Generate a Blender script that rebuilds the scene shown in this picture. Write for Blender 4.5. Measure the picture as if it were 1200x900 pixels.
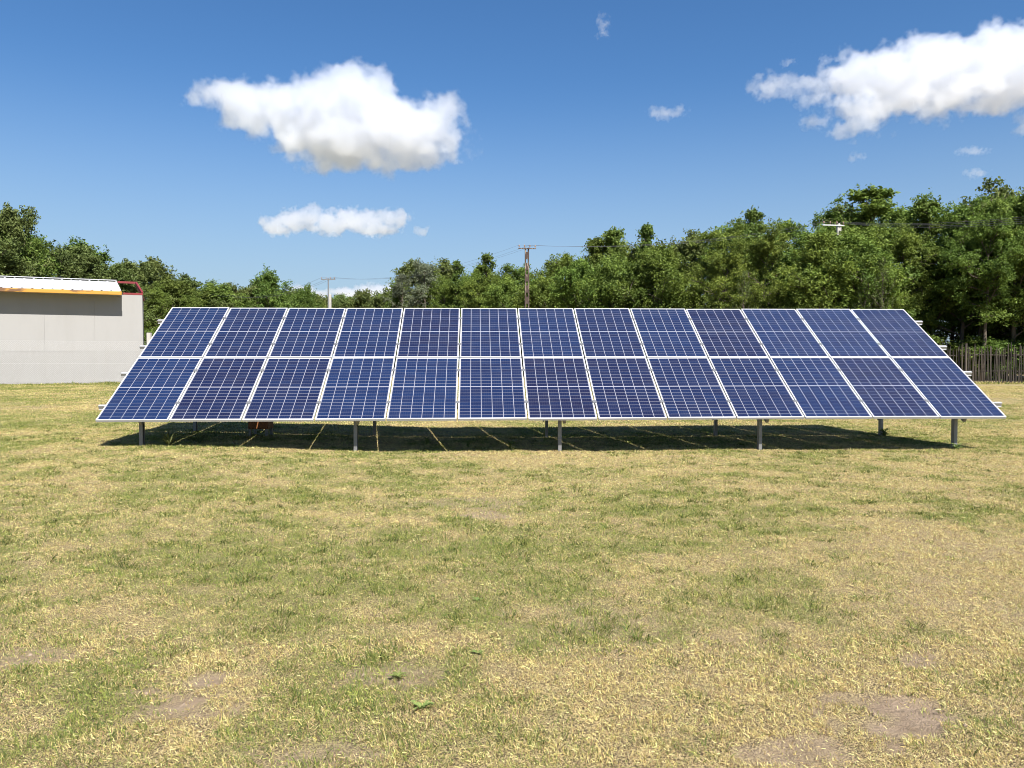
import bpy, bmesh, math, random
import numpy as np
from mathutils import Vector, Matrix

# ------------------------------------------------------------------ scene, camera, sky, sun
for o in list(bpy.data.objects):
    bpy.data.objects.remove(o)
SC = bpy.context.scene
COL = SC.collection
R = math.radians

F = 926.0                      # focal length in pixels of a 1200 px wide frame
YAW, PITCH = R(2.61), R(1.71)
CAM = Vector((-1.26, -11.40, 1.31))
cam = bpy.data.cameras.new("camera")
cam.sensor_width = 36.0
cam.lens = F / 1200.0 * 36.0
cam.clip_start, cam.clip_end = 0.05, 40000.0
camo = bpy.data.objects.new("camera", cam)
COL.objects.link(camo)
camo.location = CAM
camo.rotation_euler = (R(90) - PITCH, R(0.04), -YAW)
SC.camera = camo

SUN_DIR = Vector((0.80, -1.9, 2.50)).normalized()      # towards the sun: behind the camera, to its right
SUN_EL = math.asin(SUN_DIR.z)
SUN_AZ = math.atan2(SUN_DIR.x, SUN_DIR.y)
world = bpy.data.worlds.new("World")
SC.world = world
world.use_nodes = True
wn, wl = world.node_tree.nodes, world.node_tree.links
sky = wn.new('ShaderNodeTexSky')
sky.sky_type = 'NISHITA'
sky.sun_disc = False
sky.sun_elevation = SUN_EL
sky.sun_rotation = SUN_AZ % (2 * math.pi)
sky.altitude = 0
sky.air_density, sky.dust_density, sky.ozone_density = 1.0, 0.6, 4.0
hs = wn.new('ShaderNodeHueSaturation')
hs.inputs['Saturation'].default_value = 1.22
hs.inputs['Hue'].default_value = 0.503
wl.new(sky.outputs[0], hs.inputs['Color'])
wtc = wn.new('ShaderNodeTexCoord'); wsx = wn.new('ShaderNodeSeparateXYZ'); wmr = wn.new('ShaderNodeMapRange'); wmx = wn.new('ShaderNodeMix')
wl.new(wtc.outputs['Generated'], wsx.inputs[0]); wl.new(wsx.outputs['Z'], wmr.inputs[0])
wmr.interpolation_type = 'SMOOTHSTEP'
wmr.inputs[1].default_value, wmr.inputs[2].default_value, wmr.inputs[3].default_value, wmr.inputs[4].default_value = -0.02, 0.34, 0.85, 0.0
wmx.data_type = 'RGBA'
wmx.inputs[7].default_value = (2.9, 3.85, 4.9, 1)       # hazy air near the horizon
wl.new(wmr.outputs[0], wmx.inputs[0]); wl.new(hs.outputs[0], wmx.inputs[6])
wl.new(wmx.outputs[2], wn['Background'].inputs['Color'])
wn['Background'].inputs['Strength'].default_value = 0.059

sun = bpy.data.lights.new("sun", 'SUN')
sun.energy = 5.0
sun.angle = R(0.53)
sun.color = (1.0, 0.965, 0.91)
suno = bpy.data.objects.new("sun", sun)
COL.objects.link(suno)
suno.rotation_euler = SUN_DIR.to_track_quat('Z', 'Y').to_euler()
suno.location = (20, -40, 60)

SC.view_settings.view_transform = 'Standard'
SC.view_settings.look = 'None'
SC.view_settings.gamma = 1.0
SC.view_settings.use_curve_mapping = False
SC.view_settings.exposure = 1.22
SC.render.engine = 'CYCLES'
SC.cycles.max_bounces = 10
SC.cycles.filter_width = 0.95
SC.cycles.diffuse_bounces = 4
SC.cycles.transmission_bounces = 6
SC.cycles.volume_bounces = 8
SC.cycles.use_denoising = True
SC.cycles.denoiser = 'OPENIMAGEDENOISE'
SC.cycles.denoising_input_passes = 'RGB_ALBEDO_NORMAL'
SC.cycles.denoising_prefilter = 'ACCURATE'

FWD = Vector((math.sin(YAW), math.cos(YAW), 0))
RGT = Vector((math.cos(YAW), -math.sin(YAW), 0))


def px(u, Z):                       # ground-plan point at depth Z in the direction of photo column u
    p = CAM + FWD * Z + RGT * ((u - 600.0) / F * Z)
    return p.x, p.y


def px_h(v, Z):                     # world height at depth Z of photo row v
    return CAM.z + (422.3 - v) / F * Z


# ------------------------------------------------------------------ noise and ground height
def _hash(ix, iy, seed):
    h = (ix.astype(np.int64) * 374761393 + iy.astype(np.int64) * 668265263 + seed * 974711) & 0x7fffffff
    h = ((h ^ (h >> 13)) * 1274126177) & 0x7fffffff
    return ((h ^ (h >> 16)) & 0xffff) / 65535.0


def vnoise(x, y, seed=0):
    x = np.asarray(x, float); y = np.asarray(y, float)
    ix, iy = np.floor(x), np.floor(y)
    fx, fy = x - ix, y - iy
    fx, fy = fx * fx * (3 - 2 * fx), fy * fy * (3 - 2 * fy)
    a, b = _hash(ix, iy, seed), _hash(ix + 1, iy, seed)
    c, d = _hash(ix, iy + 1, seed), _hash(ix + 1, iy + 1, seed)
    return (a + (b - a) * fx) * (1 - fy) + (c + (d - c) * fx) * fy


def fbm(x, y, seed=0, oct=4):
    s, a, t = 0.0, 1.0, 0.0
    ca, sa = math.cos(0.6), math.sin(0.6)
    for k in range(oct):
        s = s + a * vnoise(x, y, seed + k * 17); t += a
        x, y = (x * ca - y * sa) * 2.03 + 7.1, (x * sa + y * ca) * 2.03 + 3.7
        a *= 0.5
    return s / t


def sstep(a, b, x):
    t = np.clip((np.asarray(x, float) - a) / (b - a), 0, 1)
    return t * t * (3 - 2 * t)


def ground_z(x, y):
    x = np.asarray(x, float); y = np.asarray(y, float)
    z = 0.13 * sstep(1.5, 6.5, -x) * sstep(-9.5, -2.0, y)
    z = z + 0.24 * sstep(4, 20, y) - 0.05 * sstep(-7, -1.5, y)
    z = z + (fbm(x * 0.8, y * 0.8, 3, 3) - 0.5) * 0.05 + (fbm(x * 3.5, y * 3.5, 9, 2) - 0.5) * 0.018
    return z


def gz(x, y):
    return float(ground_z(np.array([x]), np.array([y]))[0])


def on_ground(u, v):                # where the ground meets the view ray of a photo pixel (about level ground)
    Z = F * CAM.z / (v - 422.3)
    return px(u, Z)


# bare soil patches: (photo column, row, half width m, half depth m, strength)
BARE = [(1068, 848, .17, .14, 1.0), (1078, 778, .08, .07, .8), (940, 890, .12, .06, .7), (205, 822, .10, .07, 1.0),
        (238, 803, .06, .06, .9), (172, 815, .06, .04, .9), (190, 845, .16, .06, .6), (460, 797, .13, .10, .6),
        (568, 603, .2, .14, .7), (556, 588, .45, .22, .45), (715, 738, .3, .25, .3), (30, 775, .12, .08, .6),
        (1120, 700, .35, .25, .25), (380, 890, .14, .05, .6), (1090, 640, .4, .3, .25), (860, 760, .2, .15, .25)]
BAREW = [(*on_ground(u, v), a * 1.25, b * 1.25, s) for (u, v, a, b, s) in BARE]


def bare_field(x, y):
    wob = (fbm(x * 7, y * 7, 31, 4) - 0.5) * 2.4 + (fbm(x * 30, y * 30, 33, 2) - 0.5) * 1.3
    m = np.zeros_like(np.asarray(x, float))
    for (cx, cy, a, b, s) in BAREW:
        d = np.sqrt(((x - cx) / a) ** 2 + ((y - cy) / b) ** 2) + wob
        m = np.maximum(m, s * (1 - sstep(0.75, 1.25, d)))
    return m


def green_field(x, y):
    g = 0.385 + (fbm(x * 0.45, y * 0.45, 51, 3) - 0.5) * 1.1 + (fbm(x * 2.2, y * 2.2, 52, 3) - 0.5) * 1.3 + (fbm(x * 7, y * 7, 53, 2) - 0.5) * .8
    g = g + 0.10 * sstep(1.0, 6.0, -x) - 0.16 * sstep(0.0, 5.0, x) * sstep(-2, -9, -y * 1.0) 
    g = g + 0.10 * sstep(-8.5, -4, y) - 0.10 * sstep(6.5, 9, -y) - 0.08 * sstep(-10.0, -8.0, -y) * 0
    return np.clip(g, 0, 1)


# ------------------------------------------------------------------ material helpers
def mat(name):
    m = bpy.data.materials.new(name)
    m.use_nodes = True
    nt = m.node_tree
    return m, nt.nodes, nt.links, nt.nodes['Principled BSDF']


def simple(name, col, rough=0.6, metal=0.0, var=0.12, scale=6.0, bump=0.0, bscale=60.0):
    m, n, l, b = mat(name)
    tc = n.new('ShaderNodeTexCoord')
    nz = n.new('ShaderNodeTexNoise'); nz.inputs['Scale'].default_value = scale; nz.inputs['Detail'].default_value = 6
    l.new(tc.outputs['Object'], nz.inputs['Vector'])
    mx = n.new('ShaderNodeMix'); mx.data_type = 'RGBA'
    mx.inputs[6].default_value = (*[c * (1 - var) for c in col], 1)
    mx.inputs[7].default_value = (*[min(1, c * (1 + var)) for c in col], 1)
    l.new(nz.outputs['Fac'], mx.inputs[0])
    l.new(mx.outputs[2], b.inputs['Base Color'])
    b.inputs['Roughness'].default_value = rough
    b.inputs['Metallic'].default_value = metal
    if bump:
        n2 = n.new('ShaderNodeTexNoise'); n2.inputs['Scale'].default_value = bscale; n2.inputs['Detail'].default_value = 4
        l.new(tc.outputs['Object'], n2.inputs['Vector'])
        bp = n.new('ShaderNodeBump'); bp.inputs['Strength'].default_value = bump; bp.inputs['Distance'].default_value = 0.02
        l.new(n2.outputs['Fac'], bp.inputs['Height']); l.new(bp.outputs[0], b.inputs['Normal'])
    return m


def streaked(name, base, dirt, amount, stretch=(3, 3, 0.4), rough=0.7, lo=0.5, hi=0.75, bump=0.15):
    m, n, l, b = mat(name)
    tc = n.new('ShaderNodeTexCoord'); mp = n.new('ShaderNodeMapping')
    mp.inputs['Scale'].default_value = stretch
    l.new(tc.outputs['Object'], mp.inputs[0])
    nz = n.new('ShaderNodeTexNoise'); nz.inputs['Scale'].default_value = 1.6; nz.inputs['Detail'].default_value = 8
    nz.inputs['Roughness'].default_value = 0.65
    l.new(mp.outputs[0], nz.inputs['Vector'])
    mr = n.new('ShaderNodeMapRange'); mr.inputs[1].default_value = lo; mr.inputs[2].default_value = hi
    mr.inputs[4].default_value = amount
    l.new(nz.outputs['Fac'], mr.inputs[0])
    mx = n.new('ShaderNodeMix'); mx.data_type = 'RGBA'
    mx.inputs[6].default_value = (*base, 1); mx.inputs[7].default_value = (*dirt, 1)
    l.new(mr.outputs[0], mx.inputs[0]); l.new(mx.outputs[2], b.inputs['Base Color'])
    b.inputs['Roughness'].default_value = rough
    bp = n.new('ShaderNodeBump'); bp.inputs['Strength'].default_value = bump; bp.inputs['Distance'].default_value = 0.01
    l.new(nz.outputs['Fac'], bp.inputs['Height']); l.new(bp.outputs[0], b.inputs['Normal'])
    return m


M = {}
M['frame'] = simple('anodised_aluminium', (0.48, 0.48, 0.49), 0.45, 0.0, 0.05, 3)
M['galv'] = simple('galvanised_steel', (0.22, 0.22, 0.22), 0.45, 0.55, 0.18, 9, 0.1)
M['rail'] = simple('rail_aluminium', (0.36, 0.36, 0.36), 0.4, 0.25, 0.08, 5)
M['black'] = simple('black_plastic', (0.02, 0.02, 0.02), 0.5)
M['wall'] = streaked('cream_wall_panel', (0.262, 0.254, 0.242), (0.235, 0.226, 0.212), 0.6, (1.2, 1.2, 0.35), 0.8, 0.45, 0.8)
M['plinth'] = streaked('grey_plinth', (0.24, 0.23, 0.215), (0.17, 0.16, 0.14), 0.7)
M['roof'] = streaked('white_sheet_roof', (0.40, 0.40, 0.405), (0.33, 0.32, 0.31), 0.5, (2, .5, 2), 0.45, 0.5, 0.85, 0.03)
M['gutter'] = streaked('rusty_yellow_gutter', (0.40, 0.20, 0.022), (0.10, 0.045, 0.02), 0.9, (0.8, 3, 3), 0.6, 0.50, 0.60)
M['red'] = simple('red_painted_steel', (0.17, 0.016, 0.018), 0.5, 0, .2)
M['concrete'] = streaked('pale_concrete', (0.36, 0.34, 0.305), (0.25, 0.23, 0.20), 0.7, (5, 5, 2), 0.85)
M['weathered'] = streaked('weathered_pole_lit_patches', (0.045, 0.028, 0.022), (0.24, 0.195, 0.15), 0.9, (9, 9, 1.1), 0.9, 0.53, 0.62)  # dark weathered brown, with lit patches painted in as the paler colour
M['stake'] = streaked('weathered_stakes', (0.060, 0.048, 0.036), (0.016, 0.012, 0.009), 0.95, (13, 13, 0.5), 0.9, 0.4, 0.6)
_n, _l = M['stake'].node_tree.nodes, M['stake'].node_tree.links
_g = _n.new('ShaderNodeNewGeometry'); _r = _n.new('ShaderNodeMapRange'); _r.inputs[3].default_value = .45; _r.inputs[4].default_value = 2.0
_h = _n.new('ShaderNodeHueSaturation'); _b = _n['Principled BSDF']
_l.new(_g.outputs['Random Per Island'], _r.inputs[0]); _l.new(_r.outputs[0], _h.inputs['Value'])
_l.new(_b.inputs['Base Color'].links[0].from_socket, _h.inputs['Color']); _l.new(_h.outputs[0], _b.inputs['Base Color'])
M['wire'] = simple('galvanised_wire', (0.45, 0.45, 0.44), 0.5, 0.4)
M['cable'] = simple('dark_cable', (0.07, 0.07, 0.075), 0.6)
M['porcelain'] = simple('insulator_porcelain', (0.25, 0.16, 0.12), 0.3)
M['whitesteel'] = simple('pale_steel', (0.50, 0.50, 0.47), 0.5, 0, .08)
M['orange_box'] = simple('orange_brown_box', (0.22, 0.085, 0.025), 0.6, 0, .2)
M['bark'] = streaked('bark', (0.12, 0.095, 0.07), (0.05, 0.038, 0.028), 0.9, (7, 7, 1.2), 0.95, 0.4, 0.65, 0.5)


def leaf_mat(name, a, b, trans=0.35, spec=0.25):
    m, n, l, p = mat(name)
    n.remove(p)
    at = n.new('ShaderNodeAttribute'); at.attribute_name = 'tint'
    oi = n.new('ShaderNodeObjectInfo')
    mx = n.new('ShaderNodeMix'); mx.data_type = 'RGBA'
    mx.inputs[6].default_value = (*a, 1); mx.inputs[7].default_value = (*b, 1)
    l.new(at.outputs['Fac'], mx.inputs[0])
    hsv = n.new('ShaderNodeHueSaturation')
    m1 = n.new('ShaderNodeMapRange'); m1.inputs[3].default_value = 0.485; m1.inputs[4].default_value = 0.515
    m2 = n.new('ShaderNodeMapRange'); m2.inputs[3].default_value = 0.85; m2.inputs[4].default_value = 1.2
    fr = n.new('ShaderNodeMath'); fr.operation = 'MULTIPLY'; fr.inputs[1].default_value = 7.13
    f2 = n.new('ShaderNodeMath'); f2.operation = 'FRACT'
    l.new(oi.outputs['Random'], m1.inputs[0]); l.new(oi.outputs['Random'], fr.inputs[0])
    l.new(fr.outputs[0], f2.inputs[0]); l.new(f2.outputs[0], m2.inputs[0])
    l.new(m1.outputs[0], hsv.inputs['Hue']); l.new(m2.outputs[0], hsv.inputs['Value'])
    l.new(mx.outputs[2], hsv.inputs['Color'])
    d = n.new('ShaderNodeBsdfDiffuse'); t = n.new('ShaderNodeBsdfTranslucent'); g = n.new('ShaderNodeBsdfGlossy')
    g.inputs['Roughness'].default_value = 0.65
    g.inputs['Color'].default_value = (.7, .72, .6, 1)
    l.new(hsv.outputs[0], d.inputs[0]); l.new(hsv.outputs[0], t.inputs[0])
    s1 = n.new('ShaderNodeMixShader'); s1.inputs[0].default_value = trans
    l.new(d.outputs[0], s1.inputs[1]); l.new(t.outputs[0], s1.inputs[2])
    s2 = n.new('ShaderNodeMixShader'); s2.inputs[0].default_value = 0.02 * spec / 0.25
    l.new(s1.outputs[0], s2.inputs[1]); l.new(g.outputs[0], s2.inputs[2])
    l.new(s2.outputs[0], n['Material Output'].inputs[0])
    return m


M['leaf_light'] = leaf_mat('locust_leaves', (0.064, 0.105, 0.020), (0.195, 0.260, 0.044))
M['leaf_mid'] = leaf_mat('bush_leaves', (0.058, 0.096, 0.019), (0.165, 0.220, 0.040))
M['leaf_dark'] = leaf_mat('dark_leaves', (0.060, 0.085, 0.022), (0.150, 0.180, 0.048), 0.35, 0.3)
M['leaf_grey'] = leaf_mat('grey_green_leaves', (0.085, 0.105, 0.060), (0.19, 0.21, 0.13), 0.25)
M['leaf_weed'] = leaf_mat('weed_leaves', (0.11, 0.15, 0.04), (0.20, 0.25, 0.075), 0.3)
M['leaf_grass'] = leaf_mat('tall_grass', (0.08, 0.11, 0.03), (0.20, 0.22, 0.09), 0.3)

# grass blades: colour of each blade is its own
m, n, l, p = mat('grass_blades'); n.remove(p)
at = n.new('ShaderNodeAttribute'); at.attribute_name = 'blade'
d = n.new('ShaderNodeBsdfDiffuse'); t = n.new('ShaderNodeBsdfTranslucent')
l.new(at.outputs['Color'], d.inputs[0]); l.new(at.outputs['Color'], t.inputs[0])
s = n.new('ShaderNodeMixShader'); s.inputs[0].default_value = 0.33
l.new(d.outputs[0], s.inputs[1]); l.new(t.outputs[0], s.inputs[2])
l.new(s.outputs[0], n['Material Output'].inputs[0])
M['grass'] = m

# ground: dry thatch, green turf and bare soil
m, n, l, p = mat('dry_turf')
geo = n.new('ShaderNodeNewGeometry')
ag = n.new('ShaderNodeAttribute'); ag.attribute_name = 'green'
ab = n.new('ShaderNodeAttribute'); ab.attribute_name = 'bare'


def nz(scale, detail=6, rough=0.6):
    x = n.new('ShaderNodeTexNoise'); x.inputs['Scale'].default_value = scale
    x.inputs['Detail'].default_value = detail; x.inputs['Roughness'].default_value = rough
    l.new(geo.outputs['Position'], x.inputs['Vector']); return x


def mixc(fac, a, b):
    x = n.new('ShaderNodeMix'); x.data_type = 'RGBA'
    for s_, v in ((6, a), (7, b)):
        if isinstance(v, tuple): x.inputs[s_].default_value = (*v, 1)
        else: l.new(v, x.inputs[s_])
    if isinstance(fac, float): x.inputs[0].default_value = fac
    else: l.new(fac, x.inputs[0])
    return x.outputs[2]


def rng(src, a, b, c=0.0, d=1.0):
    x = n.new('ShaderNodeMapRange')
    for i, v in enumerate((a, b, c, d)): x.inputs[i + 1].default_value = v
    l.new(src, x.inputs[0]); return x.outputs[0]


n1, n2, n3 = nz(38), nz(9), nz(150, 3)
thatch = mixc(rng(n1.outputs['Fac'], .3, .7), (0.30, 0.23, 0.115), (0.58, 0.46, 0.235))
turf = mixc(rng(n1.outputs['Fac'], .3, .7), (0.20, 0.185, 0.07), (0.44, 0.40, 0.155))
soil = mixc(rng(n2.outputs['Fac'], .3, .7), (0.23, 0.168, 0.112), (0.37, 0.28, 0.195))
gm = n.new('ShaderNodeMath'); gm.operation = 'ADD'
l.new(ag.outputs['Fac'], gm.inputs[0]); l.new(rng(n2.outputs['Fac'], .25, .75, -.35, .35), gm.inputs[1])
c1 = mixc(rng(gm.outputs[0], .25, .85), thatch, turf)
c2 = mixc(ab.outputs['Fac'], mixc(rng(n3.outputs['Fac'], .54, .44), c1, (0.10, 0.075, 0.045)), soil)  # fine dark specks paint the shadowed gaps between blades into the turf colour
l.new(c2, p.inputs['Base Color'])
p.inputs['Roughness'].default_value = 0.95
p.inputs['Specular IOR Level'].default_value = 0.1
hm = n.new('ShaderNodeMath'); hm.operation = 'ADD'
l.new(n1.outputs['Fac'], hm.inputs[0]); l.new(n3.outputs['Fac'], hm.inputs[1])
bp = n.new('ShaderNodeBump'); bp.inputs['Strength'].default_value = 0.9; bp.inputs['Distance'].default_value = 0.025
l.new(hm.outputs[0], bp.inputs['Height']); l.new(bp.outputs[0], p.inputs['Normal'])
M['ground'] = m

# solar cells: 6 x 20 half cells, light gaps, polycrystalline grain
m, n, l, p = mat('solar_cells')
tc = n.new('ShaderNodeTexCoord'); sx = n.new('ShaderNodeSeparateXYZ'); oi = n.new('ShaderNodeObjectInfo')
l.new(tc.outputs['Object'], sx.inputs[0])


def mth(op, a, b=None, c=None):
    x = n.new('ShaderNodeMath'); x.operation = op
    for i, v in enumerate((a, b, c)):
        if v is None: continue
        if isinstance(v, (int, float)): x.inputs[i].default_value = v
        else: l.new(v, x.inputs[i])
    return x.outputs[0]


CW, CH, MID = 0.1605, 0.0814, 0.017              # cell pitch and the gap between the two halves
X = sx.outputs['X']; Y = sx.outputs['Y']         # panel centre is the origin
xi = mth('DIVIDE', mth('ADD', X, 3 * CW), CW)
fx = mth('FRACT', xi); cxi = mth('FLOOR', xi)
ya = mth('SUBTRACT', mth('ABSOLUTE', Y), MID / 2)
yi = mth('DIVIDE', ya, CH)
fy = mth('FRACT', yi); cyi = mth('ADD', mth('FLOOR', yi), mth('MULTIPLY', mth('SIGN', Y), 20.0))
gx, gy = 0.0040 / CW, 0.0019 / CH
inx = mth('MULTIPLY', mth('GREATER_THAN', fx, gx), mth('LESS_THAN', fx, 1 - gx))
iny = mth('MULTIPLY', mth('GREATER_THAN', fy, gy), mth('LESS_THAN', fy, 1 - gy))
box = mth('MULTIPLY', mth('LESS_THAN', mth('ABSOLUTE', X), 3 * CW), mth('MULTIPLY', mth('GREATER_THAN', ya, 0.0), mth('LESS_THAN', ya, 10 * CH)))
cell = mth('MULTIPLY', mth('MULTIPLY', inx, iny), box)
bus = mth('LESS_THAN', mth('ABSOLUTE', mth('SUBTRACT', mth('FRACT', mth('MULTIPLY', fx, 5.0)), 0.5)), 0.022)
cid = n.new('ShaderNodeCombineXYZ'); l.new(cxi, cid.inputs[0]); l.new(cyi, cid.inputs[1])
l.new(mth('MULTIPLY', oi.outputs['Random'], 97.0), cid.inputs[2])
wn_ = n.new('ShaderNodeTexWhiteNoise'); l.new(cid.outputs[0], wn_.inputs['Vector'])
vo = n.new('ShaderNodeTexVoronoi'); vo.inputs['Scale'].default_value = 55
l.new(tc.outputs['Object'], vo.inputs['Vector'])
vs = n.new('ShaderNodeSeparateColor'); l.new(vo.outputs['Color'], vs.inputs[0])


def mixn(fac, a, b):
    x = n.new('ShaderNodeMix'); x.data_type = 'RGBA'
    for s_, v in ((6, a), (7, b)):
        if isinstance(v, tuple): x.inputs[s_].default_value = (*v, 1)
        else: l.new(v, x.inputs[s_])
    l.new(fac, x.inputs[0]); return x.outputs[2]


tone = mth('ADD', mth('MULTIPLY', wn_.outputs['Value'], 0.30), mth('ADD', mth('MULTIPLY', vs.outputs[0], 0.12), mth('MULTIPLY', oi.outputs['Random'], 0.58)))
blue0 = mixn(tone, (0.0060, 0.0055, 0.023), (0.006, 0.017, 0.060))
dn = n.new('ShaderNodeTexNoise'); dn.inputs['Scale'].default_value = 2.3; dn.inputs['Detail'].default_value = 7; dn.inputs['Roughness'].default_value = .7
dv_ = n.new('ShaderNodeVectorMath'); dv_.operation = 'ADD'
l.new(tc.outputs['Object'], dv_.inputs[0]); l.new(oi.outputs['Location'], dv_.inputs[1]); l.new(dv_.outputs[0], dn.inputs['Vector'])
dmr = n.new('ShaderNodeMapRange'); dmr.inputs[1].default_value = .45; dmr.inputs[2].default_value = .8; dmr.inputs[4].default_value = .055
l.new(dn.outputs['Fac'], dmr.inputs[0])
blue = mixn(dmr.outputs[0], blue0, (0.16, 0.15, 0.14))      # thin film of dust
withbus = mixn(mth('MULTIPLY', bus, 0.12), blue, (0.25, 0.25, 0.28))
full = mixn(cell, (0.235, 0.235, 0.265), withbus)
l.new(full, p.inputs['Base Color'])
p.inputs['Roughness'].default_value = 0.35
p.inputs['Specular IOR Level'].default_value = 0.3
p.inputs['Coat Weight'].default_value = 1.0
p.inputs['Coat Roughness'].default_value = 0.06
p.inputs['Coat IOR'].default_value = 1.4
M['cells'] = m


# ------------------------------------------------------------------ mesh helpers
class MB:
    def __init__(s): s.v, s.f = [], []

    def box(s, lo, hi, mtx=None):
        b = len(s.v)
        for z in (lo[2], hi[2]):
            for (x, y) in ((lo[0], lo[1]), (hi[0], lo[1]), (hi[0], hi[1]), (lo[0], hi[1])):
                p = Vector((x, y, z)); s.v.append(mtx @ p if mtx else p)
        s.f += [tuple(b + i for i in q) for q in ((3, 2, 1, 0), (4, 5, 6, 7), (0, 1, 5, 4), (1, 2, 6, 5), (2, 3, 7, 6), (3, 0, 4, 7))]
        return s

    def bar(s, a, b, w, h, up=Vector((0, 0, 1))):
        a, b = Vector(a), Vector(b); d = (b - a); L = d.length; d.normalize()
        x = d.cross(up)
        if x.length < 1e-4: x = Vector((1, 0, 0))
        x.normalize(); u = x.cross(d)
        mtx = Matrix((x, d, u)).transposed().to_4x4(); mtx.translation = a
        return s.box((-w / 2, 0, -h / 2), (w / 2, L, h / 2), mtx)

    def tube(s, pts, rad, n=6, cap=True):
        pts = [Vector(p) for p in pts]
        if not hasattr(rad, '__len__'): rad = [rad] * len(pts)
        base = len(s.v)
        ref = Vector((0.31, 0.17, 0.93))
        for i, p in enumerate(pts):
            d = (pts[min(i + 1, len(pts) - 1)] - pts[max(i - 1, 0)])
            d.normalize()
            x = d.cross(ref)
            if x.length < 1e-3: x = d.cross(Vector((1, 0, 0)))
            x.normalize(); y = d.cross(x)
            for k in range(n):
                a = 2 * math.pi * k / n
                s.v.append(p + (x * math.cos(a) + y * math.sin(a)) * rad[i])
        for i in range(len(pts) - 1):
            for k in range(n):
                q = base + i * n
                s.f.append((q + k, q + (k + 1) % n, q + n + (k + 1) % n, q + n + k))
        if cap:
            s.f.append(tuple(base + k for k in reversed(range(n))))
            s.f.append(tuple(base + (len(pts) - 1) * n + k for k in range(n)))
        return s

    def mesh(s, name, m, smooth=False):
        me = bpy.data.meshes.new(name)
        me.from_pydata([tuple(v) for v in s.v], [], s.f)
        me.materials.append(m)
        if smooth:
            me.polygons.foreach_set('use_smooth', [True] * len(me.polygons))
        me.update()
        return me

    def build(s, name, m, parent=None, smooth=False, bevel=0.0):
        o = bpy.data.objects.new(name, s.mesh(name, m, smooth))
        COL.objects.link(o)
        if parent: o.parent = parent
        if bevel:
            md = o.modifiers.new('bevel', 'BEVEL'); md.width = bevel; md.segments = 2
        return o


def tag(o, label=None, cat=None, group=None, kind=None):
    if label: o['label'] = label
    if cat: o['category'] = cat
    if group: o['group'] = group
    if kind: o['kind'] = kind
    return o


def thing(name, label, cat, loc=(0, 0, 0), rz=0.0, group=None):
    o = bpy.data.objects.new(name, None)
    COL.objects.link(o)
    o.location = loc; o.rotation_euler = (0, 0, rz)
    return tag(o, label, cat, group)


def mesh_np(name, verts, faces_flat, loop_tot, m):
    me = bpy.data.meshes.new(name)
    nv, nl, nf = len(verts), len(faces_flat), len(loop_tot)
    me.vertices.add(nv); me.loops.add(nl); me.polygons.add(nf)
    me.vertices.foreach_set('co', np.asarray(verts, np.float32).ravel())
    me.loops.foreach_set('vertex_index', np.asarray(faces_flat, np.int32))
    st = np.concatenate(([0], np.cumsum(loop_tot)[:-1])).astype(np.int32)
    me.polygons.foreach_set('loop_start', st)
    me.materials.append(m)
    me.update(calc_edges=True)
    return me


# ------------------------------------------------------------------ ground
def axis(lo, hi, step, far):
    a = list(np.arange(lo, hi + step / 2, step))
    s, x = step, a[-1]
    while x < far:
        s *= 1.35; x += s; a.append(x)
    s, x = step, a[0]
    while x > -far:
        s *= 1.35; x -= s; a.insert(0, x)
    return np.array(a)


gx_ = axis(-9, 9, 0.075, 6000); gy_ = axis(-10.5, 5, 0.075, 6000)
GX, GY = np.meshgrid(gx_, gy_)
GZ = ground_z(GX, GY)
bf = bare_field(GX, GY)
GZ = GZ - 0.012 * bf
nx_, ny_ = len(gx_), len(gy_)
V = np.stack([GX, GY, GZ], -1).reshape(-1, 3)
idx = np.arange(nx_ * ny_).reshape(ny_, nx_)
Q = np.stack([idx[:-1, :-1], idx[:-1, 1:], idx[1:, 1:], idx[1:, :-1]], -1).reshape(-1)
me = mesh_np('ground', V, Q, np.full(len(Q) // 4, 4), M['ground'])
me.polygons.foreach_set('use_smooth', np.ones(len(Q) // 4, bool))
for nm, arr in (('green', green_field(GX, GY)), ('bare', bf)):
    a = me.attributes.new(nm, 'FLOAT', 'POINT'); a.data.foreach_set('value', arr.ravel().astype(np.float32))
ground = bpy.data.objects.new('ground', me); COL.objects.link(ground)
tag(ground, kind='structure')

# ------------------------------------------------------------------ solar array
TILT, H0 = R(31.7), 0.47
PW, PL, GAP = 1.0, 1.684, 0.022
NC = 13
array = thing('solar_array', 'long ground-mounted array of blue solar panels with white frames on low steel posts',
              'solar array', (0, 0, 0))
slope = Matrix.Rotation(TILT, 4, 'X')
fr = MB()
fw, fh = 0.013, 0.035
fe = 0.022                                          # the short sides of the frame have the wider flange
fr.box((-PW / 2, -PL / 2, -fh), (PW / 2, -PL / 2 + fe, 0)).box((-PW / 2, PL / 2 - fe, -fh), (PW / 2, PL / 2, 0))
fr.box((-PW / 2, -PL / 2 + fe, -fh), (-PW / 2 + fw, PL / 2 - fe, 0)).box((PW / 2 - fw, -PL / 2 + fe, -fh), (PW / 2, PL / 2 - fe, 0))
frame_me = fr.mesh('panel_frame', M['frame'])
gl = MB().box((-PW / 2 + fw, -PL / 2 + fe, -0.010), (PW / 2 - fw, PL / 2 - fe, -0.004))
glass_me = gl.mesh('solar_panel', M['cells'])
jb_me = MB().box((-.06, .02, -.034), (.06, .10, -.0105)).mesh('junction_box', M['black'])
rnd = random.Random(5)


def sp(x, s, n=0.0):                 # point of the tilted plane: x along, s up the slope from the lower edge, n off it
    return Vector((x, s * math.cos(TILT) - n * math.sin(TILT), H0 + s * math.sin(TILT) + n * math.cos(TILT)))


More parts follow.
